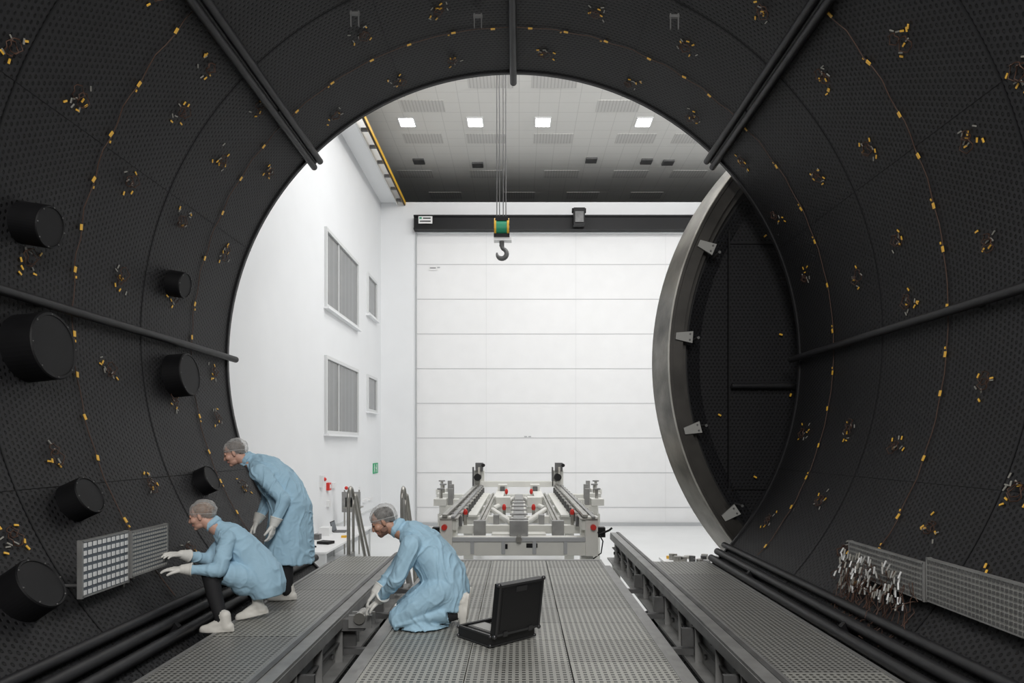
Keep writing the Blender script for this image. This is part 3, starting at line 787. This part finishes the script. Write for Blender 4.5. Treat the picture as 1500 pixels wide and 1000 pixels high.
def hand(w,d,palm,side,elbow,curl=0.4,sc=1.0,spread=1.0):
    F=Fig(); x=V(d).normalized(); z=-(V(palm)-x*V(palm).dot(x)).normalized(); y=z.cross(x)*side; w=V(w)
    fo=(V(elbow)-w).normalized()
    L=lambda a,b_,c: w+(x*a+y*b_+z*c)*sc
    ky=[-.035,-.0115,.0115,.033]; kx=[.084,.090,.086,.076]; ln=[(.037,.023,.018),(.041,.026,.019),(.037,.025,.018),(.029,.018,.016)]
    for i in range(4):
        F.cone(L(0,ky[i]*.6,0),.020*sc,L(kx[i],ky[i],0),.0145*sc,'glove')
    for i in range(4):
        p=L(kx[i],ky[i],0); a=curl*.5; sp=(ky[i])*4.0*spread
        for q in range(3):
            dr=(x*math.cos(a)-z*math.sin(a)+y*math.sin(sp)*.6).normalized(); nx=p+dr*ln[i][q]*sc
            F.cone(p,(.0114-.0008*q)*sc,nx,(.0106-.0009*q)*sc,'glove'); p=nx; a+=curl*(.9 if i else .7)
    t=[L(.014,-.026,-.006),L(.046,-.056,-.014),L(.073,-.068,-.024),L(.093,-.069,-.036)]
    F.chain(t,[.020*sc,.0145*sc,.0125*sc,.011*sc],'glove')
    F.fru(w-fo*.006,.040*sc,w+fo*.035,.048*sc,'glove'); F.fru(w+fo*.03,.048*sc,w+fo*.078,.060*sc,'glove'); F.fru(w+fo*.072,.062*sc,w+fo*.082,.062*sc,'glove')
    F.cone(L(-.004,0,0),.037*sc,L(.022,0,0),.026*sc,'glove')
    return F.bake(.0036,1)
def shoe(F,ank,f,up,k='shoe',sc=1.0):
    Rm=fr(f,up); a=V(ank); L=lambda p:a+Rm@(V(p)*sc)
    F.cone(L((-.055,0,.046)),.040*sc,L((.09,0,.040)),.040*sc,k); F.cone(L((.09,0,.040)),.040*sc,L((.155,0,.032)),.030*sc,k)
    F.cone(L((.0,0,.085)),.042*sc,L((.09,0,.05)),.036*sc,k); F.cone(L((-.03,0,.05)),.044*sc,L((-.02,0,.14)),.047*sc,k)
    n=28; prof=[]
    for j in range(n):
        t=2*pi*j/n; xx=.045+.145*math.cos(t); yy=(.044 if math.cos(t)>-.2 else .038)*math.sin(t); prof.append((xx,yy))
    lo=[F.bm.verts.new(L((x_,y_,.002))) for x_,y_ in prof]; hi=[F.bm.verts.new(L((x_,y_,.034))) for x_,y_ in prof]
    fs=[F.bm.faces.new(list(reversed(lo))),F.bm.faces.new(hi)]
    for j in range(n): fs.append(F.bm.faces.new((lo[j],lo[(j+1)%n],hi[(j+1)%n],hi[j])))
    ix=F.mi(k)
    for q_ in fs: q_.material_index=ix
    bmesh.ops.recalc_face_normals(F.bm,faces=fs)
def assemble(name,meshes):
    obs=[]
    for m in meshes:
        o=bpy.data.objects.new(name,m); scene.collection.objects.link(o); obs.append(o)
    bpy.ops.object.select_all(action='DESELECT')
    for o in obs: o.select_set(True)
    bpy.context.view_layer.objects.active=obs[0]; bpy.ops.object.join()
    obs[0].name=name
    return obs[0]
def arm(F,sh,el,wr,r=(.084,.066,.040)):
    sh,el,wr=V(sh),V(el),V(wr)
    F.chain([sh,(sh+el)/2,el],[r[0],(r[0]+r[1])/2,r[1]],'coat'); F.chain([el,(el+wr)/2,wr],[r[1],(r[1]+r[2])/2,r[2]],'coat')
def collar(F,c,d,r):
    c=V(c); d=V(d).normalized(); F.fru(c-d*.02,r*1.12,c+d*.028,r,'coat')

# --- man standing, bent forward
F=Fig(); lat=(0.12,-1,0)
F.loft([((-2.33,6.90,.37),.25,.25),((-2.32,6.90,.50),.25,.24),((-2.31,6.90,.72),.245,.22),((-2.31,6.90,.92),.24,.20),((-2.36,6.89,1.06),.225,.19),((-2.45,6.88,1.19),.23,.18),((-2.54,6.87,1.29),.22,.155),((-2.61,6.86,1.345),.15,.11),((-2.67,6.86,1.38),.085,.08)],lat,'coat')
F.cone((-2.53,6.66,1.27),.085,(-2.57,7.07,1.27),.085,'coat')
F.cone((-2.66,6.86,1.37),.075,(-2.70,6.855,1.395),.073,'coat'); collar(F,(-2.72,6.85,1.40),(-.8,-.05,.5),.078)
arm(F,(-2.50,6.66,1.25),(-2.27,6.58,1.01),(-2.34,6.53,.80))
arm(F,(-2.58,7.07,1.25),(-2.62,7.14,.98),(-2.68,7.02,.77))
for (x,y) in ((-2.30,6.77),(-2.40,7.03)):
    F.chain([(x+.0,y,.75),(x-.02,y,.48),(x,y,.10)],[.10,.078,.062],'trouser')
    shoe(F,(x,y,.0),(-1,-.18 if y<6.9 else .05,0),(0,0,1))
body=F.bake(.008,4,.012)
hd=head((-2.845,6.82,1.455),(-.86,-.28,-.42),(-.45,0,.89),(-2.66,6.86,1.35),'skin','hair_g')
h1=hand((-2.345,6.525,.77),(-.18,-.05,-1),(-1,.1,0),1,(-2.27,6.58,1.01),.45); h2=hand((-2.69,7.01,.75),(-.5,-.1,-.8),(-.2,0,-1),-1,(-2.62,7.14,.98),.5)
assemble('technician_standing',[body,*hd,h1,h2])

# --- woman crouching
F=Fig(); lat=(0.25,-1,0)
F.loft([((-2.24,6.10,.20),.18,.14),((-2.25,6.10,.28),.20,.165),((-2.29,6.09,.40),.20,.17),((-2.37,6.06,.53),.175,.15),((-2.47,6.03,.66),.175,.135),((-2.55,6.00,.75),.165,.12),((-2.60,5.985,.795),.11,.085),((-2.64,5.975,.83),.06,.055)],lat,'coat')
F.cone((-2.50,5.87,.74),.066,(-2.58,6.14,.74),.066,'coat')
F.cone((-2.63,5.98,.82),.055,(-2.665,5.965,.85),.054,'coat'); collar(F,(-2.675,5.96,.855),(-.6,-.1,.6),.064)
arm(F,(-2.50,5.86,.73),(-2.50,5.70,.50),(-2.74,5.62,.515),(.068,.058,.035))
arm(F,(-2.60,6.14,.73),(-2.74,6.02,.53),(-2.86,5.83,.60),(.068,.058,.035))
F.chain([(-2.30,6.02,.36),(-2.50,5.85,.44)],[.125,.098],'coat'); F.chain([(-2.50,5.85,.44),(-2.60,5.75,.455)],[.085,.068],'trouser')
F.chain([(-2.60,5.75,.455),(-2.53,5.69,.27),(-2.45,5.63,.10)],[.070,.062,.048],'trouser')
F.chain([(-2.30,6.18,.36),(-2.50,6.24,.43)],[.125,.098],'coat'); F.chain([(-2.50,6.24,.43),(-2.58,6.26,.44)],[.085,.068],'trouser')
F.chain([(-2.58,6.26,.44),(-2.45,6.20,.26),(-2.33,6.12,.12)],[.068,.058,.046],'trouser')
F.cone((-2.40,5.97,.33),.11,(-2.38,6.22,.33),.11,'coat')
shoe(F,(-2.44,5.62,0),(-1,-.08,0),(0,0,1),sc=.98); shoe(F,(-2.31,6.04,.03),(-1,-.30,-.18),(-.18,0,1),sc=.98)
body=F.bake(.008,4,.010)
hd=head((-2.765,5.93,.925),(-.90,-.25,-.33),(-.33,0,.94),(-2.63,5.975,.80),'skin','hair_f',sc=.95,tail=(-.10,0,.03))
h1=hand((-2.775,5.615,.52),(-1,-.15,.05),(0,.1,-1),-1,(-2.50,5.70,.50),.35,.92); h2=hand((-2.88,5.81,.61),(-.55,-.9,.15),(-.3,0,-1),1,(-2.74,6.02,.53),.35,.92)
assemble('technician_crouching',[body,*hd,h1,h2])

# --- man kneeling
F=Fig(); lat=(0.05,-1,0)
F.loft([((-.62,5.85,.16),.22,.17),((-.61,5.85,.28),.235,.19),((-.64,5.85,.42),.225,.19),((-.71,5.85,.54),.215,.18),((-.80,5.85,.66),.22,.165),((-.88,5.85,.745),.21,.14),((-.945,5.85,.79),.15,.11),((-.995,5.85,.82),.08,.075)],lat,'coat')
F.cone((-.88,5.65,.72),.08,(-.88,6.05,.72),.08,'coat')
F.cone((-.99,5.85,.81),.07,(-1.03,5.85,.83),.068,'coat'); collar(F,(-1.04,5.85,.835),(-.8,0,.45),.076)
arm(F,(-.89,5.64,.71),(-1.00,5.60,.44),(-1.16,5.76,.25))
arm(F,(-.92,6.06,.70),(-1.08,6.12,.46),(-1.24,6.02,.27))
for (y,yk) in ((5.73,5.68),(5.97,6.02)):
    F.chain([(-.66,y,.32),(-.85,(y+yk)/2,.20),(-1.0,yk,.10)],[.15,.125,.088],'coat')
    F.chain([(-.98,yk,.078),(-.74,y,.075),(-.54,y,.12)],[.07,.068,.05],'trouser')
F.loft([((-1.03,5.85,.02),.26,.02),((-1.02,5.85,.06),.26,.05),((-.80,5.85,.12),.25,.10),((-.60,5.85,.15),.24,.12)],lat,'coat')
# hem resting on the grating
F.loft([((-.82,5.85,.015),.27,.24),((-.82,5.85,.06),.25,.22),((-.80,5.85,.16),.22,.18)],lat,'coat')
for y in (5.72,5.98):
    shoe(F,(-.42,y,.20),(-.12,0,-1),(-1,0,0.12),sc=1.0)
body=F.bake(.008,4,.012)
for v in body.vertices:
    if v.co.z<.004: v.co.z=.004
hd=head((-1.165,5.83,.885),(-.80,-.25,-.52),(-.52,0,.85),(-1.0,5.85,.79),'skin2','hair_b',beard=True)
h1=hand((-1.185,5.785,.225),(-.75,.25,-.55),(.3,.1,-1),-1,(-1.00,5.60,.44),.5); h2=hand((-1.265,6.0,.24),(-.6,-.1,-.8),(.4,0,-.9),1,(-1.08,6.12,.46),.5)
assemble('technician_kneeling',[body,*hd,h1,h2])

# ------------------------------------------------------------------ lights
def area(name,loc,size,power,target,col=(1,1,1),sy=None):
    l=bpy.data.lights.new(name,'AREA'); l.energy=power; l.size=size; l.color=col
    if sy: l.shape='RECTANGLE'; l.size_y=sy
    o=bpy.data.objects.new(name,l); o.location=loc; scene.collection.objects.link(o)
    o.rotation_euler=(V(target)-V(loc)).to_track_quat('-Z','Y').to_euler(); return o
for x,p in ((-1.0,300),(3.6,370),(8.5,350)):
    area('room_lamp',(x,16.0,11.2),2.8,p,(x,20.5,1))
area('room_lamp',(1.5,11.0,10.2),2.5,230,(0.5,19,1))
area('chamber_fill_light',(0.3,-1.6,4.6),1.8,320,(0,6,1.5),(1,.98,.95))  # added fill behind the camera to brighten people and shroud, not a known fixture
area('chamber_fill_light',(0.6,2.0,5.7),1.0,125,(-1.0,6.4,0),(1,.98,.95))  # second added fill, overhead and aimed at the technicians
w=bpy.data.worlds.new('w'); scene.world=w; w.use_nodes=True
w.node_tree.nodes['Background'].inputs[0].default_value=(.6,.65,.7,1); w.node_tree.nodes['Background'].inputs[1].default_value=0.05

# ------------------------------------------------------------------ camera
cam=bpy.data.cameras.new('camera'); co=bpy.data.objects.new('camera',cam); scene.collection.objects.link(co)
co.location=(0,0,1.55); co.rotation_euler=(pi/2,0,0); cam.lens=24; cam.sensor_width=36
cam.shift_x=-10/1500; cam.shift_y=150/1500; cam.clip_end=200
if ZOOM:
    z_,px_,py_=ZOOM
    cam.lens=24*z_; cam.shift_x=-(760-px_)*z_/1500; cam.shift_y=(650-py_)*z_/1500
scene.camera=co
scene.view_settings.view_transform='Standard'
scene.view_settings.look='None'
